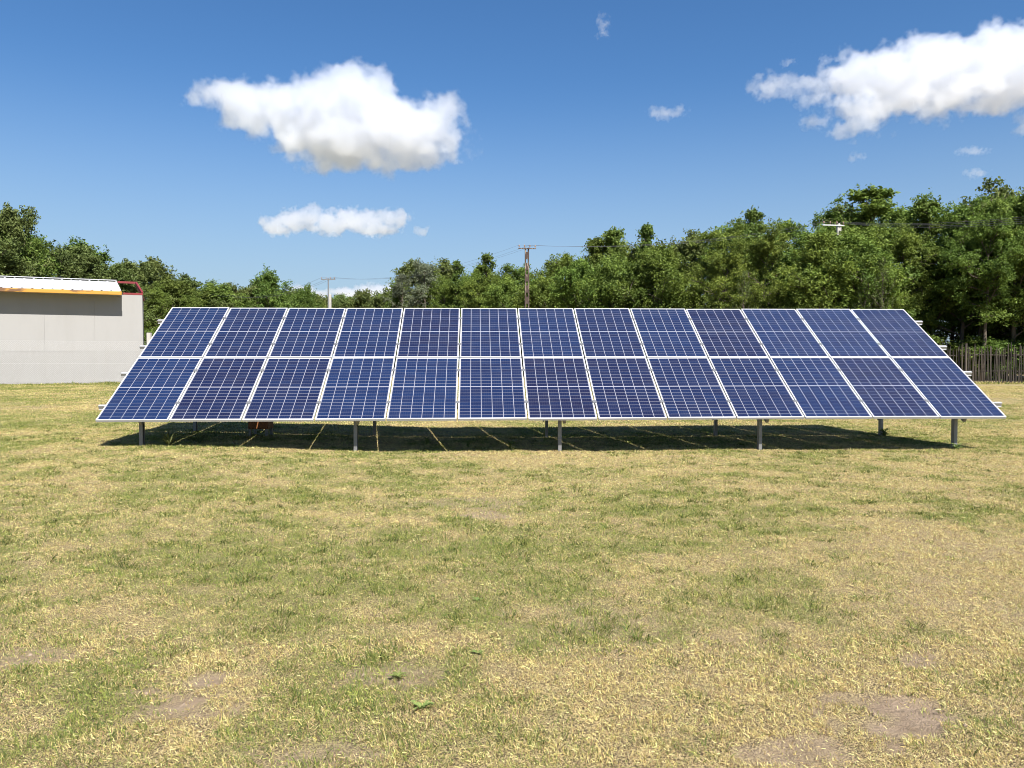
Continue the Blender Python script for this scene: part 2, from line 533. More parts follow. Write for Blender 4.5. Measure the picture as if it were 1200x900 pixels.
for r in range(2):
    for c in range(NC):
        x = (c - (NC - 1) / 2) * (PW + GAP)
        s_ = PL / 2 + r * (PL + 0.020)
        g = bpy.data.objects.new('solar_panel', glass_me); COL.objects.link(g); g.parent = array
        g.location = sp(x, s_, rnd.uniform(-.002, .002))
        g.rotation_euler = (TILT + R(rnd.uniform(-.15, .15)), R(rnd.uniform(-.15, .15)), 0)
        f = bpy.data.objects.new('panel_frame', frame_me); COL.objects.link(f); f.parent = g
        j = bpy.data.objects.new('junction_box', jb_me); COL.objects.link(j); j.parent = g; j.location = (0, .62, 0)
RS = (0.42, 1.30, 2.12, 3.00)
HALF = NC / 2 * (PW + GAP)
for s_ in RS:
    mb = MB().box((-HALF - 0.12, s_ - 0.02, -fh - 0.062), (HALF + 0.17, s_ + 0.02, -fh - 0.002), None)
    mb.box((-HALF - 0.12, s_ - 0.034, -fh - 0.066), (HALF + 0.17, s_ - 0.0201, -fh - 0.058))
    o = mb.build('purlin', M['rail'], array, bevel=.002)
    o.location = (0, 0, H0); o.rotation_euler = (TILT, 0, 0)
clamp_me = MB().box((-.028, -.03, .0005), (.028, .03, .006)).box((-.008, -.03, -.036), (.008, .03, .0005)).mesh('clamp', M['galv'])
for c in range(1, NC):
    for s_ in RS:
        o = bpy.data.objects.new('clamp', clamp_me); COL.objects.link(o); o.parent = array
        o.location = sp(-HALF + c * (PW + GAP), s_, 0.001); o.rotation_euler = (TILT, 0, 0)
for X_ in (-6.14, -3.04, -0.01, 3.03, 6.06):
    yf, yr = 0.36, 2.56
    zf = H0 + yf * math.tan(TILT) - 0.15; zr = H0 + yr * math.tan(TILT) - 0.15
    for (yy, zz) in ((yf, zf), (yr, zr)):       # cold-formed C posts driven into the ground
        g0 = gz(X_, yy) - 0.35
        mb = MB()
        mb.box((-.025, -.040, g0), (.025, -.036, zz)).box((-.025, .036, g0), (.025, .040, zz)).box((-.025, -.036, g0), (-.021, .036, zz))
        mb.box((.021, -.036, g0), (.025, -.022, zz)).box((.021, .022, g0), (.025, .036, zz))
        o = mb.build('support_post', M['galv'], array); o.location = (X_, yy, 0)
    a = sp(X_ + .052, 0.12, -fh - .11); b = sp(X_ + .052, 3.25, -fh - .11)
    MB().bar(a, b, .045, .08).build('rafter', M['galv'], array, bevel=.003)
    MB().bar((X_ - .055, yr, 0.30 + gz(X_, yr)), sp(X_ - .055, 1.55, -fh - .12), .03, .045).build('brace', M['galv'], array)

# string cables clipped under the upper row
for k in range(3):
    pts = [(-HALF + 1 + i * .45, 2.35 + .05 * math.sin(i * 1.7 + k), H0 + 2.35 * math.tan(TILT) - .12 - .05 * abs(math.sin(i * .9 + k)) - .02 * k) for i in range(26)]
    MB().tube(pts, .004, 5).build('cable', M['cable'], array, True)

# box standing in the shade under the array
bx_, by_ = px(305, 13.3)
bt = thing('equipment_box', 'small orange-brown box standing in the shade under the left part of the solar array', 'box', (bx_, by_, gz(bx_, by_) + .12), R(-6))
MB().box((-.17, -.14, 0), (.17, .14, .36)).build('box_body', M['orange_box'], bt, bevel=.012)
MB().box((-.185, -.155, .36), (.185, .155, .39)).build('lid', M['orange_box'], bt, bevel=.008)
for (sx_, sy_) in ((-1, -1), (1, -1), (1, 1), (-1, 1)):
    MB().box((sx_ * .14 - .02, sy_ * .11 - .02, -.16), (sx_ * .14 + .02, sy_ * .11 + .02, -.0005)).build('foot', M['galv'], bt)

# ------------------------------------------------------------------ shed on the left
wr = Vector((*px(168, 34.6), 0)); wlft = Vector((*px(0, 32.4), 0))
wdir = (wlft - wr).normalized()
ang = math.atan2(wdir.y, wdir.x) - math.pi          # local +x runs to the right along the wall
BZ = 0.24
LW = (wr - wlft).length + 5.5                       # wall length
# local frame: origin at the wall's right end, x = -LW..0, y>0 behind the wall
shed = thing('storage_shed', 'long cream shed with white ribbed roof, rusty yellow gutter and red steel end frame', 'shed',
             (wr.x, wr.y, BZ), ang)
WH = px_h(346, 34.6) - BZ
OV, RUN, RISE, RAKE = 0.62, 2.3, 0.66, 0.28
mb = MB()
xx = 0.0
while xx < LW:
    w_ = min(1.86, LW - xx)
    mb.box((-xx - w_ + .0025, 0, .18), (-xx - .0025, .10, WH))
    xx += w_
mb.box((-LW, .03, .18), (0 - .0, .09, WH - .002))
mb.build('wall', M['wall'], shed)
MB().box((-.10, .103, .18), (0, 2 * RUN, WH)).build('wall', M['wall'], shed)
MB().box((-LW, .103, .18), (-LW + .1, 2 * RUN, WH)).build('wall', M['wall'], shed)
MB().box((-LW + .1, 2 * RUN - .1, .18), (-.102, 2 * RUN, WH)).build('wall', M['wall'], shed)
MB().box((-LW - .01, -.03, -.3), (.01, 2 * RUN + .03, .178)).build('plinth', M['plinth'], shed)
# roof slope
RX = -0.80                                           # right end of the roof, left of the wall's end
OV, RUN, RISE, RAKE = 0.62, 2.3, 0.66, 0.28
ez = WH + .10                                        # height of the eave edge
sl = RISE / (RUN + OV)
roof = MB()
for sgn in (1, -1):
    y0, y1 = (-OV, RUN) if sgn == 1 else (2 * RUN + OV, RUN)
    def rp(x, y, h):
        t = abs(y - y0); return Vector((x, y, ez + t * sl + h))
    x = RX; rib = .36
    prof = []
    while x > -LW - .4:
        prof += [(x, .03), (x - .035, .03), (x - .075, 0), (x - rib + .04, 0)]; x -= rib
    b = len(roof.v)
    for (q, h) in prof:
        roof.v += [rp(q, y0, h), rp(q - RAKE, y1, h)]
    for i in range(len(prof) - 1):
        k = b + 2 * i; roof.f.append((k, k + 1, k + 3, k + 2) if sgn == 1 else (k + 2, k + 3, k + 1, k))
ro = roof.build('roof', M['roof'], shed)
md = ro.modifiers.new('thick', 'SOLIDIFY'); md.thickness = .012
MB().bar((RX - RAKE, RUN, ez + RISE + .055), (-LW - .35, RUN, ez + RISE + .055), .22, .03).build('ridge_cap', M['roof'], ro)
gt = MB().box((-LW - .4, -OV - .10, ez - .17), (RX + .02, -OV - .02, ez - .012))
gt.build('gutter', M['gutter'], shed, bevel=.02)
MB().box((-LW - .4, -OV - .018, ez - .16), (RX, -.003, ez - .135)).build('soffit', M['plinth'], shed)
# red steel frame of the open end bay
fs = MB()
fs.bar((RX + .04, .05, WH + .055), (0.03, .05, WH + .055), .08, .08)
fs.build('eave_beam', M['red'], shed)
rz_ = ez + RISE - .02
MB().bar((-.0, .05, WH + .11), (-RAKE, RUN, rz_), .075, .09).build('gable_rafter', M['red'], shed)
MB().bar((-RAKE, RUN, rz_), (-.0, 2 * RUN - .05, WH + .11), .10, .10).build('gable_rafter', M['red'], shed)
MB().bar((RX - RAKE + .04, RUN, rz_), (-RAKE - .052, RUN, rz_), .075, .09).build('ridge_beam', M['red'], shed)
for sgn in (0, 1):
    a = Vector((RX - .05, .05 if sgn == 0 else 2 * RUN - .05, WH + .05)); b = Vector((RX - RAKE - .05, RUN, rz_ - .1))
    MB().bar(a, b, .08, .10).build('gable_rafter', M['red'], shed)

# chain-link fence before the wall
cf0 = wr + Vector((*px(176, 34.2), 0)) - wr
nrm = Vector((wdir.y, -wdir.x, 0))
if nrm.dot(Vector((CAM.x, CAM.y, 0)) - wr) < 0: nrm = -nrm
cf = thing('chain_link_fence', 'thin chain-link fence with pale concrete corner post in front of the cream shed wall', 'fence', (0, 0, 0))
c0 = Vector((*px(175.5, 34.38), 0)); FL = 12.0; FH = 1.86
wires = MB(); step = .085


def cpt(t, h): p = c0 + wdir * t; return Vector((p.x, p.y, BZ + h))


k = -FH
while k < FL:                                        # both diagonals of the mesh
    for sg in (1, -1):
        a0, a1 = (k, k + FH)
        lo = max(a0, 0); hi = min(a1, FL)
        if hi - lo > .05:
            h0_, h1_ = lo - a0, hi - a0
            if sg < 0: h0_, h1_ = FH - h0_, FH - h1_
            wires.tube([cpt(lo, h0_ + .03), cpt(hi, h1_ + .03)], .0011, 3, False)
    k += step
wires.build('wire_mesh', M['wire'], cf)
for h in (.05, .95, FH + .03):
    MB().tube([cpt(0, h), cpt(FL, h)], .0022, 4).build('tension_wire', M['wire'], cf)
for t in (0, 9.4):
    p = cpt(t, 0)
    MB().box((p.x - .085, p.y - .085, BZ - .4), (p.x + .085, p.y + .085, BZ + 2.28)).build('post', M['concrete'], cf, bevel=.015)
a = cpt(.09, 1.75); b = cpt(1.4, .02) + nrm * .02
a2 = cpt(.02, 1.55) + Vector((0, 0.1, 0)); b2 = a2 - nrm * 1.3 + Vector((-.25, 0, -1.5))
MB().bar(a2, b2, .09, .09).build('brace', M['concrete'], cf)

# ------------------------------------------------------------------ stake fence on the right
sf = thing('stake_fence', 'weathered grey-brown fence of narrow upright stakes with gaps under the dark trees', 'fence', (0, 0, 0))
p0 = Vector((*px(985, 37.3), 0)); p1 = Vector((*px(1330, 36.6), 0))
sd = (p1 - p0).normalized(); SL = (p1 - p0).length
rnd = random.Random(8)
st = MB(); t = 0.0
while t < SL:
    p = p0 + sd * t; hgt = rnd.gauss(1.72, .11); w_ = rnd.uniform(.013, .025)
    g0 = gz(p.x, p.y)
    lx, ly = rnd.gauss(0, .03), rnd.gauss(0, .02)
    mid = Vector((p.x + lx * .5 + rnd.gauss(0, .012), p.y + ly, g0 + hgt * .5))
    st.tube([(p.x, p.y, g0 - .1), mid, (p.x + lx, p.y + ly, g0 + hgt * .93), (p.x + lx, p.y + ly, g0 + hgt)], [w_, w_ * .95, w_ * .85, w_ * .35], 5)
    t += rnd.uniform(.05, .09)
st.build('stakes', M['stake'], sf)
for h in (.62, 1.35):
    pts = []
    for i in range(24):
        p = p0 + sd * (SL * i / 23) + Vector((0, .045, 0)); pts.append((p.x, p.y, gz(p.x, p.y) + h + rnd.gauss(0, .015)))
    MB().tube(pts, .026, 6).build('rail', M['stake'], sf)
for u in (1130, 1237, 1040):
    p = Vector((*px(u, 36.8), 0)); g0 = gz(p.x, p.y)
    MB().tube([(p.x, p.y - .09, g0 - .3), (p.x + .01, p.y - .09, g0 + 1.9)], [.065, .055], 8).build('post', M['stake'], sf)


# ------------------------------------------------------------------ utility poles and wires
def lattice_pole(name, label, u, Z, vtop, m, arm_px, arm_m, n_ins, w0=.16, w1=.09, arm_off=0.0):
    x, y = px(u, Z); g0 = gz(x, y); top = px_h(vtop, Z) - g0
    t = thing(name, label, 'utility pole', (x, y, g0), -YAW + R(8))
    mb = MB()
    for sg in (-1, 1):
        mb.bar((sg * w0, 0, -.5), (sg * w1, 0, top), .07, .15, Vector((0, 1, 0)))
    k = .5
    while k < top - .2:
        ww = w0 + (w1 - w0) * k / top
        mb.box((-ww + .034, -.06, k), (ww - .034, .06, k + .42)); k += .66
    mb.build('pole', m, t, bevel=.008)
    hw = arm_px / 2 / F * Z
    MB().box((-hw + arm_off, -.085 - .05, top - .085), (hw + arm_off, -.085 + .0, top - .03)).build('crossarm', arm_m, t, bevel=.005)
    pts = []
    for i in range(n_ins):
        q = -hw * .9 + 1.8 * hw * i / (n_ins - 1) + arm_off
        MB().tube([(q, -.11, top - .03), (q, -.11, top + .05), (q, -.11, top + .055), (q, -.11, top + .12), (q, -.11, top + .16)],
                  [.012, .012, .04, .045, .02], 8).build('insulator', M['porcelain'], t)
        pts.append(Vector((q, -.11, top + .14)))
    Mx = Matrix.Translation((x, y, g0)) @ Matrix.Rotation(t.rotation_euler.z, 4, 'Z')
    return t, [Mx @ q for q in pts]


_, ia = lattice_pole('utility_pole', 'dark weathered brown utility pole with short crossarm, standing before the middle of the wood', 617.5, 47.0, 291, M['weathered'], 21, M['weathered'], 4, .115, .085)
_, ic = lattice_pole('utility_pole', 'pale utility pole whose white crossarm sticks out of the wood above the stake fence', 981, 44.8, 264.5, M['concrete'], 27, M['whitesteel'], 4, .11, .08, -.38)
# pole with a concrete foot and a thin steel mast
xb, yb = px(387, 62.0); gb = gz(xb, yb); tb = px_h(326, 62) - gb
pb = thing('utility_pole', 'slender distant utility pole with pale concrete foot, standing before the far wood', 'utility pole', (xb, yb, gb), -YAW)
hb = px_h(345, 62) - gb
MB().box((-.12, -.12, -.4), (.12, .12, hb)).build('concrete_foot', M['concrete'], pb, bevel=.02)
MB().tube([(-.06, -.17, hb - 1.4), (-.06, -.17, tb)], [.07, .045], 8).build('mast', M['galv'], pb)
MB().box((-.62, -.23, tb - .16), (.50, -.17, tb - .09)).build('crossarm', M['galv'], pb)
ib = []
for q in (-.56, -.22, .12, .44):
    MB().tube([(q, -.2, tb - .09), (q, -.2, tb - .03), (q, -.2, tb + .04)], [.012, .04, .02], 6).build('insulator', M['porcelain'], pb)
    v = Matrix.Translation((xb, yb, gb)) @ Matrix.Rotation(-YAW, 4, 'Z') @ Vector((q, -.2, tb + .03)); ib.append(v)


def wire(a, b, sag, r, label, group):
    pts = []
    for i in range(25):
        t = i / 24; p = a.lerp(b, t); p.z -= sag * 4 * t * (1 - t); pts.append(p)
    o = MB().tube(pts, r, 5).build('overhead_wire', M['cable'], None, True)
    tag(o, label, 'wire', group)


for k in (0, 2, 3):
    wire(ib[k], ia[k], .8, .004, 'thin dark overhead wire strung from the distant pole to the brown pole', 'wires between the distant pole and the brown pole')
for k in (0, 1, 3):
    wire(ia[k], ic[k], .55, .0045, 'thin dark overhead wire strung from the brown pole to the pale pole in the wood', 'wires between the brown pole and the pale pole')
far_r = Vector((*px(1330, 36.0), px_h(236, 36.0)))
for k in range(4):
    wire(ic[3] + Vector((-.02 * k, 0, -.03 * k)), far_r + Vector((0, .2 * k, -.12 * k)), .45, .006, 'dark overhead wire leading from the pale pole in the wood away over the stake fence', 'wires beyond the pale pole')
far_l = Vector((*px(250, 75), px_h(345, 75)))
for k in (0, 2, 3):
    wire(ib[k], far_l + Vector((.5 * k, 0, 0)), .8, .007, 'thin dark overhead wire leading from the distant pole towards the shed side', 'wires beyond the distant pole')


# ------------------------------------------------------------------ trees
def leaf_quads(C, N, size, rng_, droop=0.3, aspect=2.2):
    """rhombic leaves at points C with normals N"""
    n_ = len(C)
    ref = rng_.normal(size=(n_, 3)); ref[:, 2] -= droop
    A = ref - (ref * N).sum(1, keepdims=True) * N
    A /= np.linalg.norm(A, axis=1, keepdims=True) + 1e-9
    B = np.cross(N, A)
    s = size * rng_.uniform(.65, 1.35, (n_, 1))
    a = A * s; b = B * s / aspect
    bend = N * s * rng_.uniform(-.25, .1, (n_, 1))
    return np.stack([C - a + bend, C + b, C + a + bend, C - b], 1)


def make_tree(seed, H, W, base, leaf, nleaf, lmat, style):
    rg = np.random.default_rng(seed); rr = random.Random(seed)
    wood = MB(); clusters = []
    multi = style.get('stems', 1)
    for sidx in range(multi):
        lean = Vector((rr.gauss(0, .05), rr.gauss(0, .05), 0)) if multi == 1 else Vector((rr.uniform(-.3, .3), rr.uniform(-.3, .3), 0))
        Hs = H * (1 if sidx == 0 else rr.uniform(.7, .95))
        tp = []
        off = Vector((0, 0, 0)) if multi == 1 else Vector((rr.gauss(0, .12), rr.gauss(0, .12), 0))
        for i in range(8):
            t = i / 7
            tp.append(off + lean * (t * Hs) + Vector((rr.gauss(0, .05) * t * Hs * .15, rr.gauss(0, .05) * t * Hs * .15, -.2 + t * (Hs * .93 + .2))))
        r0 = (.011 * H + .03) * (1 if multi == 1 else .6)
        wood.tube(tp, [r0 * (1 - .88 * i / 7) + .006 for i in range(8)], 7)

        def trunk(h):
            q = max(0, min(6.999, (h + .2) / (Hs * .93 + .2) * 7)); i = int(q); return tp[i].lerp(tp[i + 1], q - i)
        nl = max(3, int(style.get('limbs', 16) / multi))
        az = rr.uniform(0, 6.28)
        for k in range(nl):
            t = (k + rr.uniform(.1, .9)) / nl
            h = Hs * (base + (.93 - base) * t)
            az += 2.4 + rr.gauss(0, .35)
            prof = style['prof'](t)
            L = W / 2 * prof * rr.uniform(.65, 1.2) * (1 - .38 * t)
            up = style.get('up', .5) + .5 * t + rr.gauss(0, .15)
            d = Vector((math.cos(az), math.sin(az), up)).normalized()
            p = trunk(h); pts = [p]
            for i in range(4):
                d = (d + Vector((rr.gauss(0, .16), rr.gauss(0, .16), rr.gauss(.02, .12)))).normalized()
                pts.append(pts[-1] + d * (L / 4))
            wood.tube(pts, [max(.008, r0 * .38 * (1 - .2 * i) * (1.1 - t * .6)) for i in range(5)], 5, False)
            clusters.append((pts[-1], .9 + L * .12)); clusters.append((pts[3], .8))
            for j in range(style.get('twigs', 5)):
                q = pts[rr.randint(1, 4)]
                dd = (d * .5 + Vector((rr.gauss(0, 1), rr.gauss(0, 1), rr.gauss(.25, .6))).normalized()).normalized()
                e = q + dd * rr.uniform(.3, .8) * max(.5, L * .55)
                wood.tube([q, q.lerp(e, .5) + Vector((0, 0, .05)), e], [.014, .010, .005], 4, False)
                if rr.random() < style.get('fill', .85): clusters.append((e, rr.uniform(.55, 1.1)))
        clusters.append((tp[-1], .8)); clusters.append((tp[-1] + Vector((0, 0, .25)), .6))
    cp = np.array([tuple(c[0]) for c in clusters]); cw = np.array([c[1] for c in clusters])
    cp[:, 2] = np.maximum(cp[:, 2], .15)
    pick = rg.choice(len(cp), nleaf, p=cw / cw.sum())
    rad = style.get('crad', .42) * cw[pick][:, None]
    dirs = rg.normal(size=(nleaf, 3)); dirs /= np.linalg.norm(dirs, axis=1, keepdims=True)
    ns = 11                                      # leaves sit along short shoots, so crowns end in sprays
    sh = rg.normal(size=(len(cp), ns, 3)) + np.array([0, 0, style.get('lift', .45)])
    sh /= np.linalg.norm(sh, axis=2, keepdims=True)
    sh *= rg.uniform(.5, 1.3, (len(cp), ns, 1)) * np.array([1.1, 1.1, .95])
    which = rg.integers(0, ns, nleaf)
    tt = rg.uniform(.05, 1, (nleaf, 1)) ** .7
    C = cp[pick] + sh[pick, which] * tt * rad * 1.25 + dirs * (style.get('fuzz', .17) * (1.15 - .7 * tt) * rad / .42)
    C[:, 2] = np.maximum(C[:, 2], .05)
    Nn = dirs * .7 + rg.normal(size=(nleaf, 3)) * .55 + np.array([0, 0, .65])
    Nn /= np.linalg.norm(Nn, axis=1, keepdims=True)
    Qd = leaf_quads(C, Nn, leaf, rg, style.get('droop', .4), style.get('aspect', 2.2))
    me = mesh_np('crown', Qd.reshape(-1, 3), np.arange(nleaf * 4), np.full(nleaf, 4), lmat)
    ctint = rg.uniform(0, 1, len(cp))
    tint = np.clip(.55 * ctint[pick] + .45 * rg.uniform(0, 1, nleaf), 0, 1)
    a = me.attributes.new('tint', 'FLOAT', 'FACE'); a.data.foreach_set('value', tint.astype(np.float32))
    return wood.mesh('trunk', M['bark'], True), me, float(np.percentile(C[:, 2], 99.7))


def dome(t): return .35 + .75 * math.sin(math.pi * min(1, t * .85 + .12))
def spread(t): return .55 + .55 * math.sin(math.pi * min(1, t * .7 + .2))
def openspire(t): return 1.0 - .45 * t


PROTO = {}
for k in range(4):
    PROTO['locust%d' % k] = make_tree(100 + k, 9.0, 5.2, .22, .068, 32000, M['leaf_light'], dict(prof=spread, limbs=22, twigs=8, up=.6, crad=.44, droop=.5, aspect=2.4, fill=.75))
for k in range(2):
    PROTO['high%d' % k] = make_tree(110 + k, 9.0, 5.4, .46, .070, 24000, M['leaf_light'], dict(prof=spread, limbs=18, twigs=8, up=.55, crad=.44, droop=.5, aspect=2.4, fill=.8))
for k in range(2):
    PROTO['young%d' % k] = make_tree(120 + k, 6.5, 4.4, .08, .066, 26000, M['leaf_light'], dict(prof=dome, limbs=20, twigs=6, up=.6, crad=.48, droop=.4, aspect=2.3, fill=.95))
for k in range(2):
    PROTO['broad%d' % k] = make_tree(140 + k, 9.0, 5.6, .10, .082, 28000, M['leaf_dark'], dict(prof=dome, limbs=22, twigs=6, up=.45, crad=.55, droop=.6, aspect=1.7, fill=.92))
for k in range(2):
    PROTO['spire%d' % k] = make_tree(160 + k, 10.0, 4.0, .25, .074, 15000, M['leaf_mid'], dict(prof=openspire, limbs=17, twigs=7, up=.8, crad=.36, aspect=1.9, fill=.7, fuzz=.13))
PROTO['sparse0'] = make_tree(180, 10.0, 5.0, .35, .080, 2600, M['leaf_dark'], dict(prof=spread, limbs=18, twigs=7, up=.9, crad=.22, aspect=1.6, fill=.9))
for k in range(3):
    PROTO['bush%d' % k] = make_tree(200 + k, 3.2, 3.8, .04, .06, 16000, M['leaf_mid'], dict(prof=dome, limbs=18, twigs=6, up=.4, crad=.42, stems=4, aspect=2.0, fill=.95))
PROTO['grey0'] = make_tree(220, 9.5, 5.0, .12, .075, 16000, M['leaf_grey'], dict(prof=dome, limbs=20, twigs=6, up=.5, crad=.45, aspect=2.8, fill=.85))
for k in range(2):
    PROTO['round%d' % k] = make_tree(240 + k, 9.0, 6.4, .12, .085, 28000, M['leaf_mid'], dict(prof=dome, limbs=24, twigs=6, up=.5, crad=.6, aspect=1.8, fill=.95))

trnd = random.Random(77)


def plant_tree(kind, u, Z, vtop, name, label, cat='tree', group=None, wid=1.0, v0=None):
    tm, cm, H = PROTO[kind]
    x, y = px(u, Z); g0 = gz(x, y) if Z < 60 else .24
    h = px_h(vtop, Z) - g0
    s = h / (H * 1.0)
    t = thing(name, label, cat, (x, y, g0 - .02), trnd.uniform(0, 6.28), group)
    w_ = s * wid * trnd.uniform(.92, 1.1)
    for nm, me_ in (('trunk', tm), ('crown', cm)):
        o = bpy.data.objects.new(nm, me_); COL.objects.link(o); o.parent = t
        o.scale = (w_, w_, s)
    return t


def lerp_tab(tab, u):
    us = [a for a, _ in tab]; vs = [b for _, b in tab]
    return float(np.interp(u, us, vs))


EDGE = [(440, 80), (500, 70), (600, 60), (700, 52), (800, 47), (950, 43.5), (1100, 41), (1330, 38.5)]
SKYL = [(440, 350), (455, 342), (480, 322), (500, 318), (545, 318), (600, 318), (650, 305), (690, 292), (740, 285), (800, 276), (850, 266),
        (920, 258), (1000, 252), (1060, 250), (1100, 242), (1150, 238), (1200, 234), (1330, 225)]
WORDS = {0: 'first', 1: 'second', 2: 'third', 3: 'fourth', 4: 'fifth', 5: 'sixth', 6: 'seventh', 7: 'eighth', 8: 'ninth', 9: 'tenth', 10: 'eleventh', 11: 'twelfth', 12: 'thirteenth'}


def sector(u):
    if u > 1062: return 'behind the stake fence'
    c = int((u - 203) / 855 * 13); c = max(0, min(12, c))
    return 'above %s panel column from shed' % WORDS[c]


# the wood on the right: front, middle and back rows
for row, (dz, dv, pitch, kinds, rowname) in enumerate(((0, 22, 2.6, ('young0', 'young1', 'locust0', 'locust2'), 'front'), (4.0, 9, 3.0, ('locust0', 'locust1', 'locust2', 'locust3', 'round0'), 'middle'),
                                                      (8.0, 0, 3.4, ('locust1', 'locust3', 'locust0', 'broad1'), 'back'))):
    u = 462.0 + row * 9
    while u < 1330:
        Z = float(np.interp(u, [a for a, _ in EDGE], [b for _, b in EDGE])) + dz + trnd.uniform(-.8, .8) + (2.4 if row == 0 and u > 1050 else 0)
        v = lerp_tab(SKYL, u) - 7 + dv + trnd.uniform(-9, 8)
        if row == 0 and 930 < u < 1020: v = max(v, 283)
        if row == 0 and (1060 < u < 1130 or 792 < u < 832):                 # the dark opening under high crowns
            u += 22; continue
        k = trnd.choice(kinds) if not (row == 0 and u > 1050) else trnd.choice(('high0', 'high1', 'locust0'))
        kn = {'you': 'young locust tree', 'hig': 'high-crowned locust tree', 'loc': 'pale green locust tree', 'rou': 'rounded leafy tree', 'bro': 'dark broad-leaved tree'}[k[:3]]
        plant_tree(k, u, Z, v, 'locust_tree' if k[:3] in ('you', 'loc', 'hig') else 'leafy_tree', '%s, %s row of wood, %s' % (kn, rowname, sector(u)), 'tree',
                   'trees of the wood behind the array, %s row %s' % (rowname, sector(u)))
        u += pitch / Z * F * trnd.uniform(.8, 1.2)
# bushes at the foot of the wood
u = 450.0
while u < 1330:
    Z = float(np.interp(u, [a for a, _ in EDGE], [b for _, b in EDGE])) - 1.6 + trnd.uniform(-.5, .5)
    if 788 < u < 838 or u > 1050:
        u += 12; continue
    v = px_h(0, Z); h = trnd.uniform(2.6, 4.4)
    vt = 422.3 - (h + .24 - CAM.z) / Z * F
    plant_tree('bush%d' % trnd.randrange(3), u, Z, vt, 'bush', 'leafy green bush at foot of wood, %s' % sector(u), 'bush', 'bushes at the foot of the wood, %s' % sector(u), 1.05)
    u += 2.3 / Z * F * trnd.uniform(.8, 1.2)
for u_, Z_, v_, k_ in ((972, 42.6, 281, 'young0'), (988, 43.2, 279, 'young1'), (1003, 42.8, 272, 'young0'), (958, 43.0, 277, 'young1')):
    plant_tree(k_, u_, Z_, v_, 'locust_tree', 'young locust tree hiding the lower part of the pale pole in the wood', 'tree', 'young locusts before the pale pole', 1.1)
u = 1030.0
while u < 1345:
    for dz in (2.6, 5.5, 8.5):
        Z = float(np.interp(u, [a for a, _ in EDGE], [b for _, b in EDGE])) + dz + trnd.uniform(-1, 1)
        uu = u + trnd.uniform(-15, 15)
        plant_tree('bush%d' % trnd.randrange(3), uu, Z, 422.3 - (trnd.uniform(2.1, 3.1) - 1.07) / Z * F, 'bush', 'shaded bush in the dark under the trees beyond the stake fence', 'bush', 'shaded bushes under the trees beyond the stake fence', 1.6)
    plant_tree('young%d' % trnd.randrange(2), u + trnd.uniform(-12, 12), float(np.interp(u, [a for a, _ in EDGE], [b for _, b in EDGE])) + 12.5, 318 + trnd.uniform(-12, 12), 'young_tree',
               'shaded young tree in the dark behind the tall trunks beyond the stake fence', 'tree', 'shaded young trees beyond the stake fence', 1.1)
    u += 46
for u_, Z_, v_ in ((1033, 39.6, 303), (1014, 40.4, 322), (868, 43.4, 318)):
    plant_tree('sparse0', u_, Z_, v_, 'dead_sapling', 'thin brownish half-bare sapling before the wood, %s' % ('nearest the fence end' if u_ == 1033 else 'beside a twin sapling' if u_ == 1014 else 'away from the others'), 'sapling', None, .55)
# trees one can tell apart on the skyline
for (k, u, Z, v, nm, lb, w_) in (
        ('spire0', 1027, 46.5, 224, 'poplar_tree', 'tall dark tree rising highest above the wood behind the white crossarm', 1.45),
        ('spire1', 1092, 47.0, 234, 'locust_tree', 'pale rounded treetop standing just beyond the sparse bare-twigged tree', 1.2),
        ('sparse0', 1143, 45.5, 212, 'sparse_tree', 'thin half-dead tree with few dark leaves on bare twigs above the wood', 1.1),
        ('spire0', 718, 57.0, 268, 'locust_tree', 'slim tree with open feathery top rising near the brown utility pole', .9),
        ('spire1', 757, 55.0, 266, 'locust_tree', 'slim leaning treetop beside the open feathery tree', .9),
        ('spire1', 690, 58.0, 281, 'locust_tree', 'small dark treetop nearest the wires of the brown pole', .9),
        ('spire0', 575, 66.0, 298, 'locust_tree', 'pointed tree just short of the brown utility pole on its shed side', 1.1),
        ('spire1', 541, 68.0, 307, 'locust_tree', 'small pointed treetop between the grey-green tree and the brown pole', .8),
        ('grey0', 500, 71.0, 306, 'willow_tree', 'grey-green silvery tree near the low end of the wood', 1.0),
        ('grey0', 474, 76.0, 322, 'willow_tree', 'small grey-green tree at the very end of the wood', .8),
        ('sparse0', 990, 48.0, 243, 'locust_tree', 'open twiggy treetop right behind the white crossarm', 1.0),
        ('spire0', 880, 50.5, 249, 'locust_tree', 'dark pointed treetop of the wood above the tenth panel column', 1.0),
        ('locust1', 1185, 43.0, 222, 'locust_tree', 'bright yellow-green locust overhanging the stake fence', 1.1)):
    plant_tree(k, u, Z, v, nm, lb, 'tree', None, w_)

# the trees behind the shed, receding to the gap
LSKY = [(-120, 262), (0, 268), (40, 276), (70, 272), (100, 285), (150, 297), (200, 314), (250, 330), (290, 334), (345, 346), (380, 350)]
for row, (dz, dv, pitch) in enumerate(((0, 20, 3.0), (5, 6, 3.4), (10, 0, 4.0))):
    u = -110.0 + row * 14
    while u < 372:
        Z = float(np.interp(u, [-120, 0, 150, 250, 380], [46, 48, 58, 72, 98])) + dz + trnd.uniform(-1, 1)
        v = lerp_tab(LSKY, u) - 4 + dv + trnd.uniform(-5, 7)
        k = trnd.choice(('broad0', 'broad1', 'broad0', 'round1', 'locust2'))
        sec = 'behind the shed' if u < 165 else sector(u)
        plant_tree(k, u, Z, v, 'leafy_tree', 'dark broad-leaved tree, %s, %s row of its belt' % (sec, ('front', 'middle', 'back')[row]), 'tree', 'dark trees beyond the shed, %s row %s' % (('front', 'middle', 'back')[row], sec), 1.1)
        u += pitch / Z * F * trnd.uniform(.8, 1.2)
